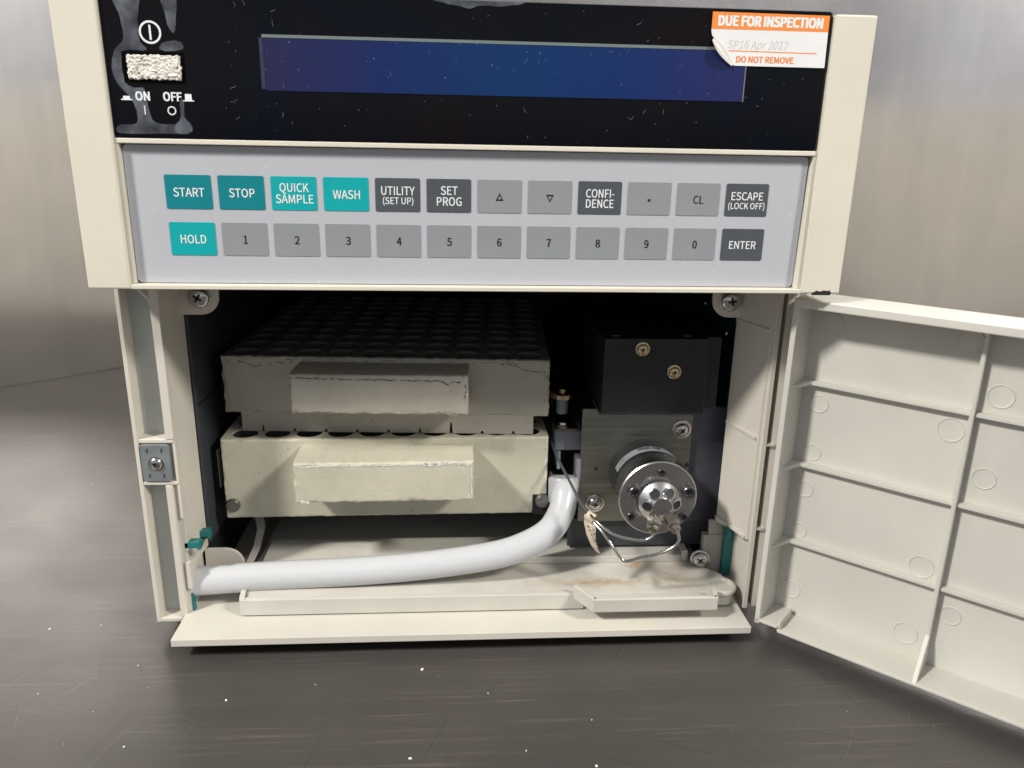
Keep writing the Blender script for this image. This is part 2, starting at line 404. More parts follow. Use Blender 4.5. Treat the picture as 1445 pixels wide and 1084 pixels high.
# body enclosure behind the bezel
en = MB()
en.box((-129, 30, -8), (-126, 420, 92)); en.box((126, 30, -8), (129, 420, 92)); en.box((-129, 30, 92), (129, 420, 95)); en.box((-129, 417, -143), (129, 420, 92))
en.box((-129, 44, -143), (-126, 417, -8)); en.box((126, 44, -143), (129, 417, -8)); en.box((-126, 44, -143.4), (126, 417, -141))
en.build('enclosure', M_post, ROOT)
# --- display panel
dp = MB().prism(rrect(-115.6, 49, 115.2, 92, .8), 1.4, 5.5, bev=.3).build('display_panel', M_black, ROOT)
MB().prism(rrect(-115.95, 48.8, 115.9, 92.3, .6), 2.6, 5.2).build('panel_gasket', plastic('grey_green_gasket', (.09, .105, .105), .4), ROOT)
# display window recessed look: rim strips plus glass
MB().box((-67, 1.15, 64), (88, 1.5, 79.6)).build('screen', M_lcd, dp)
rim = MB(); rim.box((-67.3, 1.05, 79.6), (88.3, 1.5, 80.5)); rim.build('screen_rim', plastic('grey_rim', (.16, .20, .20), .4), dp)
rim = MB(); rim.box((88, 1.05, 63.9), (88.35, 1.5, 79.5)); rim.build('screen_rim', plastic('pale_rim', (.16, .17, .18), .4), dp)
rim = MB(); rim.box((-68.3, 1.2, 64.4), (-67.1, 1.5, 79.5)); rim.build('screen_rim', plastic('violet_rim', (.03, .028, .07), .4), dp)
# legends of the power switch
lg = MB(); y = 1.33
ringmb(lg, -101.2, 80.2, 2.75, 3.35, y); lg.add([(-101.5, y, 78), (-100.9, y, 78), (-100.9, y, 82.3), (-101.5, y, 82.3)], [(0, 1, 2, 3)])
put_text(lg, 'ON', -105.6, 61.5, y, 4.5, 2.75, bold=.05); put_text(lg, 'OFF', -96.4, 61.5, y, 5.8, 2.75, bold=.05)
lg.add([(-105.5, y, 56), (-105.2, y, 56), (-105.2, y, 58.7), (-105.5, y, 58.7)], [(0, 1, 2, 3)])
ringmb(lg, -97, 57.3, 1.0, 1.35, y)
for cx, h_ in ((-110.6, .95), (-91.5, 1.9)):
    lg.add([(cx-1.7, y, 60.2), (cx+1.7, y, 60.2), (cx+1.7, y, 60.55), (cx-1.7, y, 60.55)], [(0, 1, 2, 3)])
    lg.add([(cx-1.05, y, 60.55), (cx+1.05, y, 60.55), (cx+1.0, y, 60.5+h_), (cx-1.0, y, 60.5+h_)], [(0, 1, 2, 3)])
lg.build('power_legend', M_white, dp, 'white power symbol, ON and OFF lettering', recalc=False)
# dried glue smears
def blob(pts, seed, y=1.36):
    rnd = random.Random(seed); P = [Vector((a, 0, c)) for a, c in pts]; Q = []
    k = len(P)
    for i in range(k):
        a, b_, c, d_ = P[i-1], P[i], P[(i+1) % k], P[(i+2) % k]
        for j in range(5):
            t = j/5; q = .5*((2*b_)+(c-a)*t+(2*a-5*b_+4*c-d_)*t*t+(3*b_-a-3*c+d_)*t**3)
            Q.append((q.x+rnd.uniform(-.08, .08), y, q.z+rnd.uniform(-.08, .08)))
    mb = MB(); mb.add(Q, [list(range(len(Q)))]); mb.build('dried_smear', M_res, dp, recalc=False)
blob([(-111.5, 92), (-103.5, 92), (-104.5, 84), (-104.6, 78), (-103, 75), (-110.1, 74.3), (-110.5, 66), (-108, 64), (-104.8, 63.5), (-104, 57), (-102, 53.5), (-93, 53.0), (-92, 50.8), (-104, 50.2), (-114, 50.3), (-114, 52.6), (-108.5, 53.2), (-108, 57), (-109.5, 61), (-112.8, 65), (-114, 70), (-112.5, 75), (-109.6, 78), (-109.8, 84)], 1)
blob([(-97.5, 92), (-92.5, 92), (-93, 84), (-94, 80.2), (-95.6, 82), (-96.2, 86)], 2, 1.35)
blob([(-98.8, 76), (-97, 77.6), (-92.6, 77.8), (-91.8, 75.6), (-96, 74.9), (-98.5, 75.2)], 3, 1.35)
blob([(-94.2, 60.3), (-93, 60), (-93.2, 55.5), (-91.3, 53), (-91.6, 51), (-94, 50.2), (-96.5, 51), (-96.3, 53), (-94.6, 55)], 4, 1.34)
blob([(-12, 92), (14, 92), (9, 90.7), (1, 90.6), (-2, 89.7), (-6, 90.4), (-10, 91)], 5, 1.34)
# hairline scratches and lint on panel
sc = MB(); rnd = random.Random(11)
for i in range(95):
    cx = rnd.uniform(-80, 112); cz = rnd.uniform(50, 90)
    if 74 < cx and cz > 74: continue
    L_ = rnd.choice([.3, .5, .8, 1.6]); a = rnd.uniform(0, 3.14); cv = rnd.uniform(-1, 1); w_ = rnd.uniform(.03, .07); pv = []
    for j in range(4):
        t = j/3-.5; px = cx+math.cos(a)*t*L_-math.sin(a)*cv*t*t*L_; pz = cz+math.sin(a)*t*L_+math.cos(a)*cv*t*t*L_
        pv += [(px-math.sin(a)*w_, 1.02, pz+math.cos(a)*w_), (px+math.sin(a)*w_, 1.02, pz-math.cos(a)*w_)]
    sc.add(pv, [(0, 1, 3, 2), (2, 3, 5, 4), (4, 5, 7, 6)])
sc.build('lint', plastic('grey_lint', (.14, .155, .18), .6), dp, kind='stuff', recalc=False)
# --- power switch
sw = MB(); sw.prism(rrect(-110.6, 65.3, -91.6, 74.6, .4), 1.28, 5).build('switch_well', M_void, ROOT)
bm = bmesh.new(); bmesh.ops.create_grid(bm, x_segments=48, y_segments=22, size=.5)
from mathutils import noise as mn
for v in bm.verts:
    x_, z_ = v.co.x, v.co.y; e_ = min(.5-abs(x_), (.5-abs(z_))*.5)
    h = mn.noise(Vector((x_*26, z_*11, 3)))*.45+mn.noise(Vector((x_*60, z_*26, 9)))*.3
    v.co = Vector((-101.0+x_*16.6+(mn.noise(Vector((z_*9, x_*3, 0)))*.5 if e_ < .03 else 0), .7-h if e_ > .02 else 1.6, 70.0+z_*7.5+(mn.noise(Vector((x_*20, 1, z_)))*.4 if e_ < .03 else 0)))
MB().bm(bm, 0, True).build('power_button', M_cap, ROOT, 'corroded cream power button', recalc=False)
# --- keypad
kp = MB().prism([(p[0]+(0.0 if p[1] > 20 else .6*(-1 if p[0] > 0 else 0)), p[1]) for p in rrect(-114.7, 1.75, 114.3, 46.85, 1.6)], 3.4, 4.4, bev=.15).build('keypad', M_keypad, ROOT)
X0, Z0, PX, PZ, KW, KH = -102.42, 37.55, 17.16, 15.33, 14.95, 11.03
K = {(0, 0): ('t', [('START', 10, 2.8, 0)]), (1, 0): ('t', [('STOP', 8.3, 2.8, 0)]),
     (2, 0): ('a', [('QUICK', 9.6, 2.8, 2.0), ('SAMPLE', 12.4, 2.8, -1.7)]), (3, 0): ('a', [('WASH', 9, 2.8, 0)]),
     (4, 0): ('d', [('UTILITY', 11.2, 2.8, 1.5), ('(SET UP)', 10.2, 2.2, -1.8)]), (5, 0): ('d', [('SET', 5.7, 2.8, 1.8), ('PROG', 8.4, 2.8, -1.8)]),
     (6, 0): ('g', 'up'), (7, 0): ('g', 'down'), (8, 0): ('d', [('CONFI-', 9.8, 2.8, 1.6), ('DENCE', 9.6, 2.8, -1.8)]),
     (9, 0): ('g', 'dot'), (10, 0): ('g', [('CL', 3.6, 2.7, 0)]), (11, 0): ('d', [('ESCAPE', 11.2, 2.7, 1.4), ('(LOCK OFF)', 12.9, 2.1, -1.9)]),
     (0, 1): ('a', [('HOLD', 8.4, 2.8, 0)]), (11, 1): ('d', [('ENTER', 9.6, 2.7, 0)])}
for i in range(1, 11): K[(i, 1)] = ('g', [(str(i % 10), None, 2.7, 0)])
KM = {'t': (M_k_teal, M_white), 'a': (M_k_aqua, M_white), 'd': (M_k_dark, M_white), 'g': (M_k_grey, M_ink)}
for (i, j), (kind, leg) in sorted(K.items(), key=lambda q: (q[0][1], q[0][0])):
    x0 = X0+i*PX; z1 = Z0-j*PZ; z0 = z1-KH; x1 = x0+KW; cx = (x0+x1)/2; cz = (z0+z1)/2; mb = MB()
    mb.prism(rrect(x0, z0, x1, z1, .5, 3), 3.22, 3.5, bev=.05); y = 3.16
    if leg == 'up' or leg == 'down':
        s_ = 1 if leg == 'up' else -1; cz -= .3
        def tri(k): return [(cx-1.35*k, y, cz-1.15*k*s_), (cx+1.35*k, y, cz-1.15*k*s_), (cx, y, cz+1.45*k*s_)]
        mb.add(tri(1)+tri(.52), [(0, 1, 4, 3), (1, 2, 5, 4), (2, 0, 3, 5)], 1)
    elif leg == 'dot':
        mb.add([(cx-.45, y, cz-1), (cx+.45, y, cz-1), (cx+.45, y, cz-.1), (cx-.45, y, cz-.1)], [(0, 1, 2, 3)], 1)
    else:
        for s_, w_, h_, dz in leg: put_text(mb, s_, cx+.1, cz-.1+dz, y, w_, h_, 1, bold=(.030 if w_ is None else .018), capref='H')
    nm = {'t': 'deep teal key', 'a': 'aqua key', 'd': 'dark grey key', 'g': 'light grey key'}[kind]
    tx = {'up': 'an up triangle', 'down': 'a down triangle', 'dot': 'a dot'}.get(leg if isinstance(leg, str) else '', None) or 'the legend '+' '.join(q[0] for q in leg)
    mb.build('key', list(KM[kind]), kp, f'{nm} with {tx}', recalc=False)

# --- lower front frame, left column (open channels)
FZ = -143.6; fr = MB(); F0 = 22
fr.prism([(-131.2, FZ), (-129.6, FZ), (-129.6, -.3), (-131.2, -.3)], F0, 44, bev=.25)
fr.prism([(-119.2, -62.6), (-116, -62.6), (-116, -.3), (-119.2, -.3)], F0, 42.5, bev=.3)
fr.prism([(-121.3, FZ+2), (-118.6, FZ+2), (-118.6, -82), (-121.3, -82)], F0, 42.5, bev=.3)
fr.prism([(-117.0, -96.5), (-115.9, -96.5), (-115.9, -62.6), (-117.0, -62.6)], F0+.5, 43, bev=.2)
fr.box((-129.6, F0+.2, -64.2), (-116.4, 42, -62.6), bev=.3); fr.box((-129.6, F0+.2, -81.8), (-116.4, 42, -80.3), bev=.3)
fr.box((-131.2, F0+.1, FZ), (-118.6, 44, FZ+1.8), bev=.3)
# the return wall of the opening
fr.prism([(-118.9, 24), (-116.1, 24), (-114.6, 43), (-118.9, 43)], -112, -.3, axis='z')
fr.prism([(-119.5, 24), (-117.2, 24), (-117.2, 43), (-119.5, 43)], FZ+2, -112, axis='z')
fr.prism([(-117.2, 22.6), (-115.6, 22.6), (-114.4, 43), (-117.2, 43)], -119.5, -116.5, axis='z')
fr.prism([(-117.2, 22.6), (-115.6, 22.6), (-115.6, 30), (-117.2, 30)], -128.5, -119.5, axis='z')
fr.build('left_column', M_frame, ROOT)
fl = MB(); fl.box((-129.6, 29, -62.6), (-119.2, 31, -.3)); fl.box((-129.6, 28.5, FZ+1.8), (-121.3, 30.5, -81.8)); fl.box((-118.6, 27, FZ+2), (-117.0, 29, -82)); fl.build('column_recess', M_channel, ROOT)
ct = MB().prism(rrect(-129.2, -80.0, -118.2, -64.5, 1.1, 2), 21.6, 30, bev=.25).build('catch_plate', M_zinc, ROOT)
screw('catch_screw', (-123.6, 22.3, -72.4), (0, -1, 0), 2.5, M_screw, ct, washer=3.2)
sl = MB()
for z_ in (-67, -77.5):
    for x_ in (-126.5, -121): sl.box((x_-.25, 21.45, z_-.9), (x_+.25, 21.9, z_+.9))
sl.build('stamped_mark', M_dark2, ct)
# green clips in the notch of the left wall
for k, (y0, z0) in enumerate(((24, -108.2), (36, -109.6))):
    cl = MB(); zz = z0
    cl.prism([(-117.5, zz-2.6), (-112.3, zz-2.6), (-112.3, zz-3.4), (-111.2, zz-3.4), (-111.2, zz-.2), (-112, zz+.3), (-113.5, zz), (-117.5, zz)], y0, y0+4, bev=.2)
    cl.build('clip', M_teal, ROOT)
MB().box((-117.4, 24.5, -141), (-116.2, 27, -118)).build('clip_strip', M_teal, ROOT)
# chassis lugs with screws
def lug(name, cx, cz, r, side, top):
    mb = MB(); pts = []
    for i in range(13):
        a = R(180+180*i/12) if top else R(180-180*i/12)
        pts.append((cx+r*math.cos(a), cz+r*math.sin(a)))
    far = (-116 if side < 0 else 110.5)
    if side < 0:
        pts = [p for p in pts if p[0] > cx-.1*r]
        poly = ([(far, cz-r), ] + pts + [(cx+r, 0 if top else cz), (far, 0 if top else FZ+1)]) if top else ([(far, cz+r)]+pts+[(cx+r, FZ+4), (far, FZ+4)])
    else:
        pts = [p for p in pts if p[0] < cx+.1*r]
        poly = [(cx-r, 0)]+pts+[(far, cz-r), (far, 0)]
    mb.prism(poly, 42, 43.6, bev=.25); return mb.build(name, M_frame, ROOT)
l1 = lug('screw_lug', -107.4, -10.4, 7.2, -1, True); screw('lug_screw', (-107.4, 41.9, -10.4), (0, -1, 0), 4.2, M_screw, l1, washer=4.4)
l2 = lug('screw_lug', 105.4, -10.6, 7.2, 1, True); screw('lug_screw', (105.4, 41.9, -10.6), (0, -1, 0), 4.2, M_screw, l2, washer=4.4)
l3 = lug('screw_lug', -107.2, -128.6, 7.6, -1, False)
# --- right column
rc = MB()
# inner wall leaning in towards the back, in plan (x,y) extruded in z
rc.prism([(116.2, 23), (117.8, 23), (111.4, 44), (109.8, 44)], -110, -.3, axis='z')
rc.prism([(117.4, 21.5), (119.4, 21.5), (119.4, 42), (117.4, 42)], FZ+1, -.3, axis='z', bev=.2)
rc.prism([(121.6, 23), (125.4, 23), (125.4, 42), (121.6, 42)], FZ+1, -.3, axis='z', bev=.2)
rc.box((119.4, 30, FZ+1), (121.6, 42, -.3))
rc.prism([(109.6, 43), (119.4, 26), (119.4, 29), (109.6, 45.5)], -111.5, -109.6, axis='z')
for z_ in (-66, -104):
    rc.box((118.6, 21.8, z_-1), (123, 26, z_))
rc.build('right_column', M_frame, ROOT)
for z_ in (-18.5, -63.5, -108.6):
    g = MB()
    pts = [(109.4, 43.8, z_), (112.0, 42.2, z_), (116.8, 24, z_), (115.0, 23.6, z_), (109.4, 43.8, z_-.9), (112.0, 42.2, z_-1.2), (116.8, 24, z_-1.2), (115.0, 23.6, z_-1.2)]
    g.add(pts, [(0, 1, 2, 3), (7, 6, 5, 4), (0, 3, 7, 4), (1, 5, 6, 2), (3, 2, 6, 7), (0, 4, 5, 1)]); g.build('gusset', M_frame, ROOT)
MB().prism([(107.4, -140), (114.5, -140), (113, -111), (106.6, -111)], 43, 44.5).build('lower_plate', plastic('warm_grey_plate', (.42, .40, .36), .4), ROOT)
tp = MB(); tp.box((113.2, 40, -137), (119, 43, -114), bev=.4); tp.box((112.6, 36, -115.5), (114.4, 42, -110.5), bev=.3); tp.build('latch_block', M_teal, ROOT)
bs = MB(); bs.box((104.5, 42.5, -141), (113.5, 46, -118)); bs.build('foot_bracket', plastic('bracket_grey', (.38, .37, .34), .4), ROOT)
screw('bracket_screw', (103.6, 42.0, -129.8), (-.25, -1, .1), 3.5, M_screw, ROOT, washer=4.4)
# --- cavity
cv = MB()
cv.add([(-114.6, 43, 0), (-114.6, 43, -141), (-114.6, 330, -141), (-114.6, 330, 0)], [(0, 1, 2, 3)])
cv.add([(-118, 330, 0), (118, 330, 0), (118, 330, -141), (-118, 330, -141)], [(0, 1, 2, 3)])
cv.add([(-118, 31, .05), (118, 31, .05), (118, 330, .05), (-118, 330, .05)], [(0, 1, 2, 3)])
cv.build('cavity_lining', M_dark, ROOT, recalc=False)
rt = MB(); rt.add([(112.5, 44.5, 0), (112.5, 44.5, -141), (116, 330, -141), (116, 330, 0)], [(0, 1, 2, 3)]); rt.build('cavity_side', M_tealdark, ROOT, recalc=False)
for (x_, y_, z_) in ((110.6, 60, -29.5), (108.8, 52, -19)): pass
for (y_, z_) in ((62, -29), (95, -22)):
    MB().lathe([(1.4, 0), (1.2, .8), (.001, 1.2)], (112.4, y_, z_), (-1, 0, 0), 16).build('rivet', M_screw, ROOT)
# left inner steel wall with a slot and a seam
li = MB(); li.box((-114.4, 43.5, -118), (-113.2, 175, -14)); lw = li.build('inner_steel_wall', M_dark2, ROOT)
MB().box((-113.3, 62, -101), (-112.7, 65, -83)).build('slot', M_frame, lw)
MB().box((-113.3, 44.5, -56.6), (-113.0, 110, -56)).build('seam', M_ink, lw)
# tray guide: folded strip at the left
gd = MB()
strip = [(-106.5, 88, -112), (-105, 80, -117), (-99.5, 66, -124), (-100.3, 60, -130), (-104, 52, -138)]
for (a, b_) in zip(strip, strip[1:]):
    a = Vector(a); b_ = Vector(b_); w = Vector((3.4, -1.2, 0)); t_ = Vector((0, 3, .6))
    gd.add([a, b_, b_+w, a+w, a+t_, b_+t_, b_+w+t_, a+w+t_], [(0, 1, 2, 3), (7, 6, 5, 4), (0, 4, 5, 1), (3, 2, 6, 7), (0, 3, 7, 4), (1, 5, 6, 2)])
gd.build('tray_guide', M_frame, ROOT)
for (x_, z_) in ((-104.2, -103.6), (31.3, -103.4)):
    MB().lathe([(3.1, 0), (3.1, 7.5), (2.6, 8.2), (.001, 8.4)], (x_, 56, z_), (0, -1, 0), 24).build('rack_stud', metal('stud_steel', (.30, .29, .28), .35), ROOT)
# shelf carrying the racks
sh = MB(); sh.box((-106, 62, -113), (32, 195, -110.3)); sh.build('rack_shelf', M_dark2, ROOT)
# --- sill lip
si = MB(); si.prism([(-119.4, -143.2), (114.8, -143.2), (114.8, -140.1), (-119.4, -140.1)], 4, 45, bev=.25); si.build('front_sill', M_sill, ROOT)
MB().box((-116, 14, TZ+3.2), (112, 400, -143.3)).build('base_plate', M_rubber, ROOT)
for (x_, y_) in ((-100, 50), (100, 50), (-100, 380), (100, 380)):
    MB().lathe([(9, 0), (10, 1), (10, 3.4)], (x_, y_, TZ+.02), (0, 0, 1), 24).build('rubber_foot', M_rubber, ROOT)

# --- black box (motor cover)
bb = MB(); bb.box((54, 40, -58.8), (98, 100, -26.4), bev=.4); bb = bb.build('black_cover', M_box, ROOT)
MB().box((97.5, 44, -58), (104.5, 95, -26.5), bev=.3).build('side_cover', M_box, ROOT)
MB().box((53.6, 40.8, -60), (97.5, 60, -58.7)).build('cover_lip', M_dark2, bb)
for (x_, z_) in ((69.8, -30.6), (83.8, -40.4)): screw('cover_screw', (x_, 39.95, z_), (0, -1, 0), 2.1, M_brass, bb, washer=3.0)
for x_ in (59.5, 90): MB().lathe([(2.4, 0), (2.2, .6), (.001, .9)], (x_, 46, -26.45), (0, 0, 1), 20).build('cover_rivet', M_box, bb)
# --- mounting plate
pl = MB().prism(rrect(47.8, -114.2, 97, -60.2, .8, 2), 50, 52.5, bev=.3).build('valve_plate', M_plate, ROOT)
MB().box((96.5, 52.6, -116), (112.5, 54.5, -60.4)).build('rear_plate', M_purple, ROOT)
MB().box((44, 52.7, -128), (112.5, 55, -114)).build('lower_rear_plate', M_dark2, ROOT)
screw('plate_screw', (92.2, 49.9, -69.8), (0, -1, 0), 3.0, M_screw, pl, washer=4.3)
screw('plate_screw', (55.2, 49.9, -105.0), (0, -1, 0), 3.0, M_screw, pl, washer=4.3)
for (x_, z_) in ((55, -88.3), (96, -87)): MB().lathe([(1.05, 0), (.001, .02)], (x_, 49.93, z_), (0, -1, 0), 20).build('bolt_hole', M_ink, pl)
# --- injection valve
VX, VZ = 76.3, -90.0
va = MB(); va.lathe([(15.6, 0), (15.6, 14.5), (15.0, 14.5), (15.0, 15.2), (16.0, 15.2), (16.0, 18.2), (15.2, 18.3), (15.2, 18.6)], (VX, 50, VZ), (0, -1, 0), 96)
va = va.build('injection_valve', M_barrel, ROOT)
hd_ = MB(); hd_.lathe([(15.4, 18.5), (16.4, 18.7), (16.4, 27.3), (15.9, 27.8), (9.2, 27.85), (9.0, 27.4), (.001, 27.4)], (VX, 50, VZ), (0, -1, 0), 96); hd_.build('valve_head', M_turn, va)
bo = MB(); bo.lathe([(8.9, -.3), (8.9, 2.6), (8.4, 3.1), (3.7, 7.3), (.001, 7.35)], (VX+.1, 22.2, VZ-.3), (0, -1, 0), 64); bo.build('port_boss', M_turn, va)
for k in range(6):
    a = R(60*k+2); dirv = Vector((math.cos(a)*.55, -1, math.sin(a)*.55)).normalized()
    o_ = Vector((VX+.1+math.cos(a)*5.9, 16.3, VZ-.3+math.sin(a)*5.9))
    if k in (4, 5):
        f_ = MB(); f_.lathe([(2.3, -1), (2.3, 1.2), (3.1, 1.4), (3.1, 4.6), (2.6, 5)], o_, dirv, 6, 0, False); f_.lathe([(2.3, 4.9), (2.3, 5.2), (1.6, 5.4), (1.6, 6.0), (2.1, 6.2), (2.1, 7.6), (.9, 7.9)], o_, dirv, 6, 0, False)
        f_.build('tube_fitting', M_fit, va)
    else:
        p_ = MB(); p_.lathe([(2.5, -1.4), (2.5, .35), (2.0, .5), (1.9, -.2)], o_, dirv, 24); p_.lathe([(1.95, .12), (.001, .10)], o_, dirv, 24, 1); p_.build('port', [M_steel, M_ink], va)
for (x_, z_, r_) in ((66.1, -86.4, 2.75), (88.6, -86.6, 2.75)):
    screw('cap_bolt', (x_, 22.3, z_), (0, -1, 0), r_, metal('dark_bolt', (.30, .29, .30), .28), va, 'socket')
for (x_, z_) in ((76.9, -78.2), (65.3, -97.8), (87.6, -98.2)):
    screw('set_bolt', (x_, 22.9, z_), (0, -1, 0), 1.75, metal('dark_bolt_small', (.22, .22, .23), .3), va, 'socket')
# curved paper label on the barrel
lb = MB(); r_ = 15.78; N_ = 28; a0, a1 = R(158), R(32)
for j in range(N_+1):
    a = a0+(a1-a0)*j/N_
    for h_ in (9.2, 14.2): lb.v.append((VX+r_*math.cos(a), 50-h_, VZ+r_*math.sin(a)))
for j in range(N_): lb.f.append([2*j, 2*j+1, 2*j+3, 2*j+2]); lb.m.append(0); lb.sm.append(True)
def wrap(p):
    a = R(95)-(p[0])/r_; return (VX+(r_+.06)*math.cos(a), 50-9-p[2], VZ+(r_+.06)*math.sin(a))
def wrap2(s_, x_, h_, w_, hh):
    v, f, x0, x1, y0, y1 = text_mesh(s_, 0)
    lb.add([(lambda a, yy: (VX+(r_+.12)*math.cos(a), yy, VZ+(r_+.12)*math.sin(a)))(R(95)-(x_+(p[0]-(x0+x1)/2)*w_/(x1-x0))/r_, 50-(h_-(p[1]-(y0+y1)/2)*hh/(y1-y0))) for p in v], f, 1)
[wrap2('7010-150', .5+q_, 10.8, 10.0, 2.1) for q_ in (-.14, 0, .14)]; wrap2('-- --- - ---- --', 1.5, 12.2, 12, .22); wrap2('--- -- ---', 1.5, 13.2, 6, .2); wrap2('---', -13, 11.5, 3.0, .3)
lb.build('barrel_label', [plastic('silver_label', (.27, .29, .32), .35), M_ink], va, recalc=False)
MB().lathe([(2.6, 0), (2.6, .5), (.001, .55)], (VX-15.4, 33, VZ-1.5), (-1, 0, 0), 20).build('barrel_plug', M_steel, va)
# knurled adjuster and clamp left of the plate
kn = MB(); kn.lathe([(4.6, 0), (5.3, .4), (5.3, 2.4), (4.6, 2.8), (2.0, 3.0), (2.0, 4.4), (.001, 4.5)], (40.2, 61, -58.6), (0, 0, 1), 40)
kn.lathe([(2.6, -7), (2.6, 0)], (40.2, 61, -58.6), (0, 0, 1), 24, 1); kn.build('knurled_nut', [M_brass, M_clamp], ROOT)
cb = MB(); cb.box((36.8, 56, -82), (49.5, 70, -72.6), bev=.8); cb.box((38, 54, -90), (39.4, 64, -82)); cb = cb.build('clamp_block', M_clamp, ROOT)
MB().box((37.2, 56.2, -72.5), (47, 68, -71.7)).build('copper_shim', metal('copper_shim', (.35, .22, .15), .4), cb)
MB().lathe([(3.4, 0), (3.4, .7), (2.4, 1.0), (2.2, 2), (.001, 2.3)], (41, 60.5, -71.7), (0, 0, 1), 24).build('clamp_nut', M_screw, cb)
hb = MB(); hb.prism([(36.5, -107), (46.5, -107), (48.5, -101), (48.5, -84), (46.2, -84), (46.2, -97), (38, -97), (35.5, -92), (34.5, -97)], 50, 58, bev=.3); hb.build('hose_bracket', M_clamp, ROOT)
cf = MB(); cf.lathe([(6.8, -4), (6.8, 6), (6.2, 7)], (40.8, 50, -99.5), (0, .25, 1), 32); cf.build('hose_collar', plastic('grey_collar', (.40, .42, .44), .4), ROOT)

# --- door
A = R(47.5); D = Vector((math.sin(A), -math.cos(A), 0)); Nn = Vector((-math.cos(A), -math.sin(A), 0)); H = Vector((119.5, 10, 0))
def dw(s_, t_, z_): return H+D*s_-Nn*t_+Vector((0, 0, z_))
def dbox(mb, s0, s1, t0, t1, z0, z1, bev=.25, mat=0):
    bm = bmesh.new(); bmesh.ops.create_cube(bm, size=1)
    for v in bm.verts: v.co = Vector((s0+(v.co.x+.5)*(s1-s0), t0+(v.co.y+.5)*(t1-t0), z0+(v.co.z+.5)*(z1-z0)))
    if bev: bmesh.ops.bevel(bm, geom=bm.edges[:], offset=bev, segments=2, affect='EDGES', profile=.5)
    for v in bm.verts: v.co = dw(*v.co)
    return mb.bm(bm, mat)
ZT, ZB, SE = -3.6, -143.4, 236.0
dm = MB(); dbox(dm, -1.0, SE, 17, 19.5, ZB, ZT, .5)
door = dm.build('door', M_door, ROOT, 'open hinged front door, ribbed on its inner face')
w_ = MB(); dbox(w_, -1.2, SE, 0, 17.2, ZT-3.4, ZT, .5); w_.build('top_rim', M_door, door)
w_ = MB(); dbox(w_, -1.2, .9, 0, 17.2, ZB+1.0, ZT-3.3, .3); w_.build('hinge_rim', M_door, door)
w_ = MB(); dbox(w_, SE-1.5, SE, 0, 17.2, ZB+1.0, ZT-3.3, .3); w_.build('outer_rim', M_door, door)
w_ = MB(); dbox(w_, 8.5, SE, .4, 17.2, ZB, ZB+1.2, .3)
dbox(w_, -1.2, 8.5, 0, 17.2, ZB+1.9, ZB+3.1, .3)
dbox(w_, 8.1, 9.4, 1.0, 14.5, ZB+.3, ZB+5.0, .3); w_.build('bottom_rim', M_door, door)
def rib_prism(prof, c0, c1, vertical):
    mb = MB(); bm = bmesh.new(); k = len(prof)
    def P(a, t_, c): return dw(c, t_, a) if vertical else dw(a, t_, c)
    A_ = [bm.verts.new(P(a, t_, c0)) for a, t_ in prof]; B_ = [bm.verts.new(P(a, t_, c1)) for a, t_ in prof]
    bm.faces.new(A_); bm.faces.new(B_[::-1])
    for i in range(k): bm.faces.new((A_[i], B_[i], B_[(i+1) % k], A_[(i+1) % k]))
    bmesh.ops.recalc_face_normals(bm, faces=bm.faces[:])
    bmesh.ops.bevel(bm, geom=[g for g in bm.edges if g.calc_face_angle(0) > .5], offset=.22, segments=2, affect='EDGES')
    return mb.bm(bm)
SV = [61.0, 122.0, 183.0]
for s_ in SV:
    rib_prism([(ZT-3, 17.1), (ZT-3, 3.0), (ZT-6.5, 12.0), (ZB+16, 12.0), (ZB+1.0, .6), (ZB+1.0, 17.1)], s_-.75, s_+.75, True).build('vertical_rib', M_door, door)
for k, z_ in enumerate((-38.6, -73.2, -107.8)):
    rib_prism([(.6, 17.1), (.6, 2.0), (5.0, 13.6), (SV[0]-.6, 13.6), (SV[0]-.6, 17.1)], z_-.75, z_+.75, False).build('horizontal_rib', M_door, door)
    for a_, b_ in zip(SV, SV[1:]+[SE-1.2]):
        rib_prism([(a_+.6, 17.1), (a_+.6, 13.6), (b_-.6, 13.6), (b_-.6, 17.1)], z_-.75, z_+.75, False).build('horizontal_rib', M_door, door)
cpos = [(9, -14.5, 3.9), (55.9, -13.6, 4.0), (8, -47.2, 3.4), (68, -31.2, 4.0), (8, -67.9, 3.2), (54.9, -46.7, 4.3), (7, -84.3, 3.2), (53.9, -102.7, 4.3), (7, -131, 3.8), (52.8, -132.5, 4.2), (66.5, -118.9, 3.5), (7, -103, 3), (68, -62, 3.7), (115, -31, 4), (115, -103, 4)]
ref = None
for (s_, z_, r_) in cpos:
    c = MB(); c.lathe([(r_+.28, 0), (r_+.16, .30), (r_-.05, .30), (r_-.25, .03), (.001, .03)], dw(s_, 16.98, z_), Nn, 40, smooth=False); c.build('moulding_mark', M_door, door)

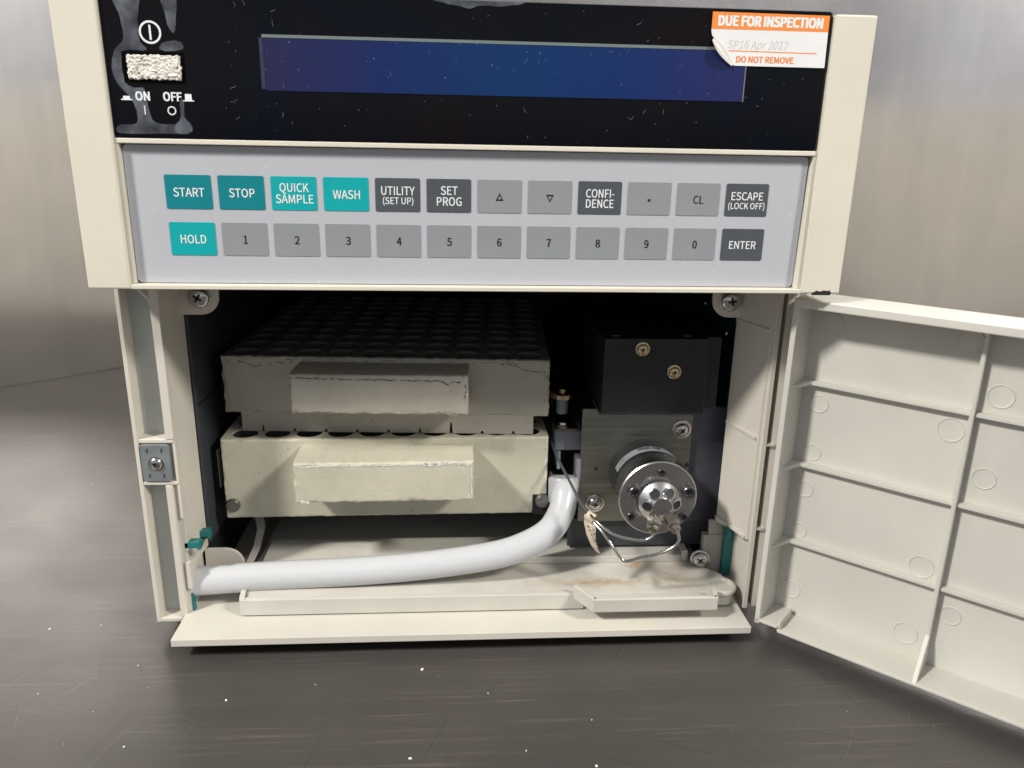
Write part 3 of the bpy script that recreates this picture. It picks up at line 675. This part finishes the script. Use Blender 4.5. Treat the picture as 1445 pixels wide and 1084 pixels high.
# ============================================================ LOOSE THINGS
# --- vial racks
def rack(name, top, bot, skirt, skirt_z, mats, label, hz, y0=50.0, notchy=True, seed=1, sk_x=(-100.5, 26.8)):
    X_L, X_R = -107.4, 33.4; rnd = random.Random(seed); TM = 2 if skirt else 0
    root = empty(name, ((X_L+X_R)/2, y0, bot if not skirt else skirt_z), label, 'vial rack')
    b_ = MB(); P_ = 13.7; ox = X_L+1.9; oy = y0+1.3; NX = NY = 10; seg = 20; rad = 5.75; dep = min(22, top-bot-2)
    # top sheet with real holes
    def cell(i, j):
        cx = ox+P_*(i+.5); cy = oy+P_*(j+.5); h_ = P_/2; vs = []; fs = []
        for k in range(seg):
            a = 2*math.pi*(k+.5)/seg; c_, s_ = math.cos(a), math.sin(a); q = h_/max(abs(c_), abs(s_))
            vs.append((cx+c_*q, cy+s_*q, top))
        for k in range(seg):
            a = 2*math.pi*(k+.5)/seg; vs.append((cx+math.cos(a)*rad, cy+math.sin(a)*rad, top))
        for k in range(seg):
            a = 2*math.pi*(k+.5)/seg; vs.append((cx+math.cos(a)*(rad-.35), cy+math.sin(a)*(rad-.35), top-.5))
        for k in range(seg):
            a = 2*math.pi*(k+.5)/seg; vs.append((cx+math.cos(a)*(rad-.35), cy+math.sin(a)*(rad-.35), top-dep))
        for k in range(seg):
            m_ = (k+1) % seg; fs += [(k, m_, seg+m_, seg+k), (seg+k, seg+m_, 2*seg+m_, 2*seg+k)]
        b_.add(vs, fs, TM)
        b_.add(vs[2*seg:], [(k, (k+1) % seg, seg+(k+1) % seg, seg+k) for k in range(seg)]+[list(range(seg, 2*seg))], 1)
        cs = [(cx+sx*h_, cy+sy*h_, top) for sx, sy in ((1, 1), (-1, 1), (-1, -1), (1, -1))]
        # corner slivers
        for ci, (sx, sy) in enumerate(((1, 1), (-1, 1), (-1, -1), (1, -1))):
            near = [v for v in vs[:seg] if (v[0]-cx)*sx > 0 and (v[1]-cy)*sy > 0]
            near.sort(key=lambda v: -(abs(v[0]-cs[ci][0])+abs(v[1]-cs[ci][1])))
            a2 = sorted(near, key=lambda v: abs(v[0]-cs[ci][0])+abs(v[1]-cs[ci][1]))[:2]
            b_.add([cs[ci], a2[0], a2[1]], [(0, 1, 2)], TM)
    for i in range(NX):
        for j in range(NY): cell(i, j)
    xe, ye = ox+P_*NX, oy+P_*NY; yb = ye+2
    for a, c in (((X_L, y0+.8), (X_R, oy)), ((X_L, ye), (X_R, yb)), ((X_L, oy), (ox, ye)), ((xe, oy), (X_R, ye))):
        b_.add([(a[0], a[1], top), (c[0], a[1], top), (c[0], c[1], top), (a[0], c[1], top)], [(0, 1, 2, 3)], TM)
    # front face: fine grid with rounded, worn and slightly ragged edges
    def worn(mb, x0_, x1_, z0_, z1_, yface, depth, nx_, nz_, rr, am, sd, mat=0):
        def ax(k, m_): t = k/m_; return t
        xs_ = [0, .12, .35, .7, 1.1]+[1.6+(x1_-x0_-3.2)*q/nx_ for q in range(nx_+1)]+[x1_-x0_-v for v in (1.1, .7, .35, .12, 0)]
        zs_ = [0, .12, .35, .7, 1.1]+[1.6+(z1_-z0_-3.2)*q/nz_ for q in range(nz_+1)]+[z1_-z0_-v for v in (1.1, .7, .35, .12, 0)]
        W_, H_ = x1_-x0_, z1_-z0_; vs = []
        def nz3(a, b__, c): return mn.noise(Vector((a, b__, c+sd)))
        for zz in zs_:
            for xx in xs_:
                ex = min(xx, W_-xx); ez = min(zz, H_-zz); e_ = min(ex, ez)
                r_ = rr*(1+1.2*nz3(xx*.22, zz*.22, 3)); dy = 0
                for q in (ex, ez):
                    if q < r_: dy += r_-math.sqrt(max(0, r_*r_-(r_-q)**2))
                k_ = math.exp(-e_/1.2)
                dy += k_*am*max(0, nz3(xx*.55, zz*.55, 11)+nz3(xx*1.3, zz*1.3, 15)*.6)+.06*nz3(xx*.8, zz*.8, 20)
                jx = am*.45*nz3(zz*.5, 4, 30)+am*.35*nz3(zz*1.6, 4, 31) if ex < .2 else 0
                jz = am*.35*nz3(xx*.45, 8, 34)+am*.3*nz3(xx*1.5, 8, 35) if ez < .2 else 0
                vs.append((x0_+xx+jx, yface+dy, z0_+zz+jz))
        A_ = len(xs_); B_ = len(zs_)
        mb.add(vs, [(r__*A_+c_, r__*A_+c_+1, (r__+1)*A_+c_+1, (r__+1)*A_+c_) for r__ in range(B_-1) for c_ in range(A_-1)], mat, True)
        rim_ = [c_ for c_ in range(A_)]+[r__*A_+A_-1 for r__ in range(1, B_)]+[(B_-1)*A_+c_ for c_ in range(A_-2, -1, -1)]+[r__*A_ for r__ in range(B_-2, 0, -1)]
        ring = [vs[q] for q in rim_]; bk = [(p[0], yface+depth, p[2]) for p in ring]; L_ = len(ring)
        mb.add(ring+bk, [(q, (q+1) % L_, L_+(q+1) % L_, L_+q) for q in range(L_)], mat, False)
    worn(b_, X_L, X_R, bot, top+.05, y0-.25, 1.6, 110, 22, .75, 1.25 if skirt else .6, seed*9)
    b_.add([(X_L+.1, y0+.9, bot+.1), (X_R-.1, y0+.9, bot+.1), (X_R-.1, yb, bot), (X_L+.1, yb, bot), (X_L+.1, y0+.9, top), (X_R-.1, y0+.9, top), (X_R-.1, yb, top), (X_L+.1, yb, top)],
           [(0, 1, 2, 3), (0, 3, 7, 4), (1, 5, 6, 2), (2, 6, 7, 3)], 0)
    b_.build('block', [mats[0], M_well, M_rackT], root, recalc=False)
    if skirt:
        poly = []; xs0, xs1 = sk_x; x_ = xs0; poly.append((xs0, bot+.5)); poly.append((xs0, skirt_z))
        for i in range(1, 10):
            gx = ox+P_*i+.3
            if gx-1 < xs0+2 or gx+1 > xs1-1: continue
            dp_, hw = ((5.2, .55) if i == 7 else (2.4, .45) if i == 6 else (2.6, .5) if i == 1 else (1.3, .7))
            poly += [(gx-hw-.2, skirt_z+rnd.uniform(-.1, .1)), (gx-hw*.5, skirt_z+dp_), (gx+hw*.5, skirt_z+dp_), (gx+hw+.2, skirt_z+rnd.uniform(-.1, .1))]
        poly += [(xs1, skirt_z), (xs1, bot+.5)]
        MB().prism(poly, y0-.25+.03, y0+8).build('skirt', mats[0], root)
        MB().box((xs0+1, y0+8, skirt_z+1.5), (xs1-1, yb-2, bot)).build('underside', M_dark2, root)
    # handle block, pulled forward
    hx0, hx1, hz0, hz1 = hz
    hd = MB(); yf = y0-20.3
    worn(hd, hx0, hx1, hz0, hz1, yf, y0-yf-.2, 60, 14, .9, .95, seed*9+4)
    hd.build('handle', mats[0], root, recalc=False)
    return root, X_L, X_R, yf
def crack(root, path, y_, seed, w_=.22, mat=None, name='chipped_edge', jag=.5, dens=.9, axis='x'):
    rnd = random.Random(seed); c = MB(); pts = []
    for (a, b_) in zip(path, path[1:]):
        L_ = math.dist(a, b_); k = max(2, int(L_/dens))
        for i in range(k):
            t_ = i/k; pts.append((a[0]+(b_[0]-a[0])*t_+rnd.uniform(-jag, jag)*.7, a[1]+(b_[1]-a[1])*t_+rnd.uniform(-jag, jag)))
    for p, q in zip(pts, pts[1:]):
        if rnd.random() < .22: continue
        dx, dz = q[0]-p[0], q[1]-p[1]; l_ = math.hypot(dx, dz) or 1; ww = w_*rnd.uniform(.4, 1.3); nx_, nz_ = -dz/l_*ww, dx/l_*ww
        c.add([(p[0]+nx_, y_, p[1]+nz_), (q[0]+nx_, y_, q[1]+nz_), (q[0]-nx_, y_, q[1]-nz_), (p[0]-nx_, y_, p[1]-nz_)], [(0, 1, 2, 3)])
    c.build(name, mat or M_chip, root, recalc=False)
rU, XL, XR, YF = rack('vial_rack', -39.4, -64.8, True, -73.1, [M_rackU], 'upper grey-beige vial rack with flaking coating, stacked on the yellower rack', (-73.4, -1.2, -57.9, -41.2), y0=57.0, seed=3)
fy = 56.68; hy = 36.55
crack(rU, [(-106, -42.4), (-99, -41.4), (-92, -44), (-87, -42), (-80, -41.8), (-76, -40.8)], fy, 5)
crack(rU, [(-73, -42.7), (-42, -42.9), (-12, -43.1), (-9, -44.8), (-7.5, -43.3), (-1.8, -43.3)], hy, 6, jag=.35)
crack(rU, [(-73.2, -43.3), (-73, -48.3)], hy, 7); crack(rU, [(-1.7, -43.3), (-2, -51)], hy, 8)
crack(rU, [(-72.2, -57), (-52, -57.3)], hy, 9, .1); crack(rU, [(-24, -56.7), (-3, -57)], hy, 10, .1)
crack(rU, [(12, -40.9), (18, -42), (24, -44), (31.5, -44.6), (32.4, -49)], fy, 12)
crack(rU, [(-106, -41), (-60, -40.6), (-20, -40.7), (32, -41.2)], fy+.1, 41, .13, jag=.5)
crack(rU, [(30.5, -44), (31.2, -60)], fy+.1, 42, .14, jag=.5)
crack(rU, [(-106.6, -46), (-105.6, -55), (-104.8, -61)], fy, 13, .12)
rU.rotation_euler.z = R(-3.0)
rL, _, _, _ = rack('vial_rack', -73.4, -110.0, False, 0, [M_rackL], 'lower yellowed cream vial rack beneath the flaking grey-beige rack', (-73.4, 0, -93.9, -76.3), y0=50.2, seed=4)
hy = 29.72; fy = 49.86
crack(rL, [(-73, -77.6), (-30, -77.3), (-1, -77.1)], hy, 21, .30, M_chipw, jag=.3, dens=.5)
crack(rL, [(-20, -77.3), (-10, -76.9), (-1, -77.1)], hy-.02, 22, .7, M_chipw, jag=.7, dens=.5)
crack(rL, [(-71, -92.9), (-67.5, -93.3)], hy, 23, .6, M_chipw, jag=.5, dens=.4)
crack(rL, [(-.9, -77), (-.8, -92)], hy, 24, .2, M_chipw, jag=.2)
crack(rL, [(32.6, -74.5), (32.2, -98)], fy, 26, .25, M_chipw, jag=.4)
nt = MB(); nt.prism([(27.0, -110.4), (33.8, -110.4), (33.8, -100.8), (27.0, -100.8)], 49.7, 51).build('corner_notch', M_dark, rL)
rL.rotation_euler.z = R(.6)

# --- drip tray
TR = empty('drip_tray', (5, 50, -139.9), 'stained off-white drip tray with a folded spout at its front right', 'drip tray')
tf = MB(); zf = -133.0
floor = [(-98, 40), (-93.5, 20), (101, 20), (109.5, 18), (112.5, 24), (111, 34), (104.5, 41), (104.5, 108), (-96, 108), (-96, 60)]
tf.prism(floor, zf-1.5, zf, axis='z', bev=.2); tf = tf.build('floor', M_stain, TR)
fm = MB(); fm.prism([(-95.8, -139.6), (47, -139.6), (47, -132.2), (-96.2, -132.2)], 19, 21.5, bev=.4)
fm.box((47.2, 20, -139.7), (103, 24, -134.7)); fm.build('front_wall', M_tray, TR)
lm_ = MB(); lm_.prism([(-96.4, 20), (-94, 19), (-97.5, 44), (-99.5, 44)], -139.2, -131.6, axis='z', bev=.3); lm_.build('side_wall_strip', M_tray, TR)
st_ = MB(); st_.prism([(45.5, -133), (60, -133), (66, -131.4), (66, -129.6), (45.5, -129.6)], -93, 96, axis='x', bev=.4); st_.build('raised_step', M_tray, TR)
bk = MB(); bk.box((96, 45.6, -133), (99, 88, -127.5), bev=.6); bk.box((100, 60, -133), (110, 95, -125), bev=2.0); bk.build('side_ridge', M_tray, TR)
# rounded ear at the right
er = MB(); er.prism([(98, 19.5), (107, 18.6)]+[(107+6.2*math.cos(R(a)), 24.6+6.2*math.sin(R(a))) for a in range(-80, 91, 17)]+[(98, 31)], -139.4, -134.2, axis='z', bev=.8)
er.build('corner_ear', M_tray, TR)
sp_ = MB()
def plan_wall(mb, pts, th, z0, z1, bev=.4):
    for (a, b_) in zip(pts, pts[1:]):
        a = Vector((*a, 0)); b_ = Vector((*b_, 0)); d_ = (b_-a).normalized(); n_ = Vector((-d_.y, d_.x, 0))*th
        a = a-d_*.3; b_ = b_+d_*.3
        q = [a, b_, b_+n_, a+n_]; mb.prism([(v.x, v.y) for v in q], z0, z1, axis='z', bev=bev)
plan_wall(sp_, [(42.2, 19.5), (49.2, 8.2), (101, 8.2), (102.6, 15.5)], 2.0, -134.6, -128.4, .5)
sp_.prism([(44, 19.5), (50, 9.5), (100.5, 9.5), (102, 20)], -134.5, -133.0, axis='z')
sp_.build('spout', M_tray, TR)
ri = MB(); arc = [(103.5, 18.9)]+[(107+6.0*math.cos(R(a)), 24.6+6.0*math.sin(R(a))) for a in range(-80, 61, 20)]
ri.tube([(a, b_, -133.2) for a, b_ in arc], 1.4, 10, sub=3); ri.build('ear_rim', M_tray, TR)

# --- hose
HP = [(-121.5, 30, -129.6), (-108, 31, -129.3), (-80.7, 32, -128.4), (-50.8, 32, -127.2), (-20.5, 32, -124.9), (8, 32.2, -120.9), (22, 33.5, -117.2), (33, 37, -112.3), (38.9, 42.0, -105.6), (40.8, 46.8, -99.5), (41.1, 49.6, -94.6)]
hz_ = MB(); hz_.tube(HP, lambda t: 6.15-.35*t+(.25 if t < .05 else 0), 40, sub=16); hz_.build('drain_hose', M_hose, None, 'thick milky white hose curving across the front of the compartment', 'hose')

# --- capillaries with tag
CP = empty('capillary_tubing', (60, 30, -118), 'two thin bent steel capillaries running from the valve to a cream tag', 'tubing')
c1 = [(73.2, 12.6, -98.0), (72.2, 11.5, -101.5), (68.5, 12, -103.6), (62, 12.5, -102.8), (56, 14, -101.2), (51.0, 18, -98.6), (48.3, 22.5, -97.2)]
MB().tube(c1, .62, 10, sub=8).build('capillary', M_wire, CP)
c2 = [(82.4, 12.0, -99.2), (83.2, 11.2, -103.5), (80.4, 11.2, -107), (75, 11.6, -109.8), (68, 12, -111.6), (62.8, 12, -113.1), (60.3, 12.6, -112.2), (57, 14, -107.8), (53.5, 17, -103.2), (49.6, 22, -99.9)]
MB().tube(c2, .62, 10, sub=8).build('capillary', M_wire, CP)
MB().tube([(48.8, 22.8, -98.2), (45.2, 28, -94.5), (41.5, 36, -88.5), (37.6, 47, -82.5), (35.5, 58, -78), (35, 70, -74)], .6, 10, sub=8).build('dark_lead', M_dark2, CP)
tg = MB()
tp_ = [((46.2, 24, -97.6), (50.4, 22, -99.2)), ((46.0, 22, -101), (50.6, 20, -103.2)), ((47.0, 20.5, -105.5), (50.6, 19, -107)), ((49.0, 20, -110), (51.6, 19, -110.8)), ((51.6, 20.5, -113.6), (53.0, 20, -114))]
for (a, b_), (c_, d_) in zip(tp_, tp_[1:]):
    tg.add([a, b_, d_, c_], [(0, 1, 2, 3)], 0); tg.add([tuple(Vector(q)+Vector((0, .5, 0))) for q in (a, b_, d_, c_)], [(3, 2, 1, 0)], 0)
tg.lathe([(2.2, -1.8), (2.2, 1.8)], (48.6, 23.3, -98.6), (-.9, .5, .42), 16)
v, f, x0, x1, y0_, y1_ = text_mesh('COUNT', 0)
def tagxf(p):
    t_ = (p[0]-x0)/(x1-x0); s_ = (p[1]-y0_)/(y1_-y0_)
    a = Vector((46.9, 21.7, -101)).lerp(Vector((50.2, 18.9, -109)), t_); return tuple(a+Vector((2.5, -1.2, -1.0))*s_+Vector((0, -.35, 0)))
tg.add([tagxf(p) for p in v], f, 1); tg.build('tag', [M_tag, M_ink], CP, 'cream tag with dark upright lettering', recalc=False)

# --- inspection sticker
SK = empty('inspection_sticker', (95, 1.0, 83), 'orange and white due for inspection sticker with one curled corner', 'sticker')
y = 0.98
pl_ = [(75.6, 90.9), (114.2, 90.7), (114.5, 75.0), (84.2, 75.0), (82.4, 75.9), (80.6, 78.2), (79.2, 81.0), (77.6, 82.5), (76.0, 83.8), (75.6, 85.2)]
MB().prism(pl_, y-.12, y).build('paper', M_paper, SK)
MB().prism([(75.55, 90.95), (114.25, 90.75), (114.3, 85.9), (75.6, 85.9)], y-.17, y-.125).build('orange_band', M_orange, SK)
t1 = MB(); put_text(t1, 'DUE FOR INSPECTION', 94.9, 88.4, y-.2, 34.8, 3.1, bold=.085, capref='H'); t1.build('heading_lettering', M_white, SK, recalc=False)
t1 = MB(); put_text(t1, 'DO NOT REMOVE', 94.2, 77.0, y-.16, 19.2, 1.9, bold=.045, capref='H'); t1.add([(81.8, y-.16, 79.35), (111.2, y-.16, 79.15), (111.2, y-.16, 79.45), (81.8, y-.16, 79.65)], [(0, 1, 2, 3)]); t1.build('orange_lettering', M_orange, SK, recalc=False)
t1 = MB(); put_text(t1, 'SP16 Apr 2017', 91.5, 81.4, y-.16, 20, 2.5, bold=0, capref='H', xf=lambda p: (p[0]+(p[2]-81.4)*.2, p[1], p[2]+math.sin(p[0]*1.1)*.15)); t1.build('handwriting', plastic('faded_pencil', (.62, .60, .60), .6), SK, recalc=False)
cu = MB()
for i in range(9):
    t_ = i/8; bx = 76.6+t_*7.0; bz = 83.2-t_*7.9-1.0*math.sin(t_*math.pi)*-1
    for k in range(4):
        q = k/3; cu.v.append((bx-(2.6*math.sin(q*1.4))*math.sin(math.pi*(.12+.8*t_))*.75, y-.2-2.3*(1-math.cos(q*1.5))*math.sin(math.pi*(.1+.8*t_)), bz-(2.7*math.sin(q*1.5))*math.sin(math.pi*(.12+.8*t_))*.8))
for i in range(8):
    for k in range(3): cu.f.append([i*4+k, i*4+k+1, i*4+k+5, i*4+k+4]); cu.m.append(0); cu.sm.append(True)
cu.build('curled_corner', plastic('sticker_back', (.50, .48, .45), .4), SK, recalc=False)

# --- crumbs and scratches on the bench
rnd = random.Random(21); cm = MB()
def crumb(x_, y_, s_):
    s_ *= .75; bm = bmesh.new(); bmesh.ops.create_icosphere(bm, subdivisions=1, radius=s_)
    for v in bm.verts: v.co = Vector((v.co.x*rnd.uniform(.6, 1.4), v.co.y*rnd.uniform(.6, 1.4), v.co.z*rnd.uniform(.4, .8)))+Vector((x_, y_, TZ+s_*.5))
    cm.bm(bm)
for (x_, y_, s_) in ((-92, -20, .8), (-20.5, -5, .9), (-22.5, -52, .8), (-57, -62, .5), (-98, -70, .5), (-120, -42, .5), (-178, 28, .7), (-158, 30, .5), (-132, 2, .5), (5, -20, .45), (40, -58, .6), (42, -36, .4), (17, -50, .4), (-13, -92, .5)): crumb(x_, y_, s_)
for i in range(110): crumb(rnd.uniform(-330, 240), rnd.uniform(-140, 330), rnd.choice([.14, .18, .22, .3]))
cm.build('crumbs', M_crumb, None, 'tiny white crumbs scattered over the dark steel bench', 'crumbs', kind='stuff')
def scratches(name, mat, count, seed, lens, label):
    rnd = random.Random(seed); sc = MB()
    for i in range(count):
        x_ = rnd.uniform(-330, 250); y_ = rnd.uniform(-150, 250) if i % 3 else rnd.uniform(-150, 0)
        a = rnd.choice([-.35, -.3, -.25, .9, 1.1, 1.3, rnd.uniform(0, 3.14)])+rnd.uniform(-.1, .1); L_ = rnd.choice(lens)*rnd.uniform(.5, 1.4); w_ = rnd.uniform(.04, .09); cvv = rnd.uniform(-.12, .12)
        pv = []; K_ = 7
        for j in range(K_):
            t_ = j/(K_-1)-.5; px = x_+math.cos(a)*t_*L_-math.sin(a)*cvv*t_*t_*L_; py = y_+math.sin(a)*t_*L_+math.cos(a)*cvv*t_*t_*L_; ww = w_*(1-(2*t_)**2)+.01
            pv += [(px-math.sin(a)*ww, py+math.cos(a)*ww, TZ+.05), (px+math.sin(a)*ww, py-math.cos(a)*ww, TZ+.05)]
        sc.add(pv, [(2*j, 2*j+1, 2*j+3, 2*j+2) for j in range(K_-1)])
    sc.build(name, mat, None, label, 'scratches', kind='stuff', recalc=False)
def wscr():
    rnd = random.Random(77); sc = MB(); d = Vector((.654, -.756, 0)); n_ = Vector((-.756, -.654, 0)); o_ = Vector((*C0, 0))+n_*.15
    for i in range(60):
        t_ = rnd.uniform(180, 460); z_ = rnd.uniform(-60, 130); L_ = rnd.choice([3, 5, 9, 16]); a = rnd.choice([.6, .8, 1.2, 1.5, 0])+rnd.uniform(-.15, .15); w_ = rnd.uniform(.05, .13)
        u = d*math.cos(a)+Vector((0, 0, math.sin(a))); v = (u.cross(n_))*w_; c_ = o_+d*t_+Vector((0, 0, z_))
        sc.add([c_-u*L_, c_+v, c_+u*L_, c_-v], [(0, 1, 2, 3)])
    sc.build('wall_scratches', M_scr, None, 'short pale scratches in the steel wall behind the door', 'scratches', kind='stuff', recalc=False)
wscr()
scratches('pale_scratches', M_scr, 420, 31, [6, 10, 16, 30], 'fine pale scratches in the dark steel bench')
scratches('dark_scratches', M_scrd, 160, 32, [8, 18, 30, 60], 'fine dark scratches in the dark steel bench')
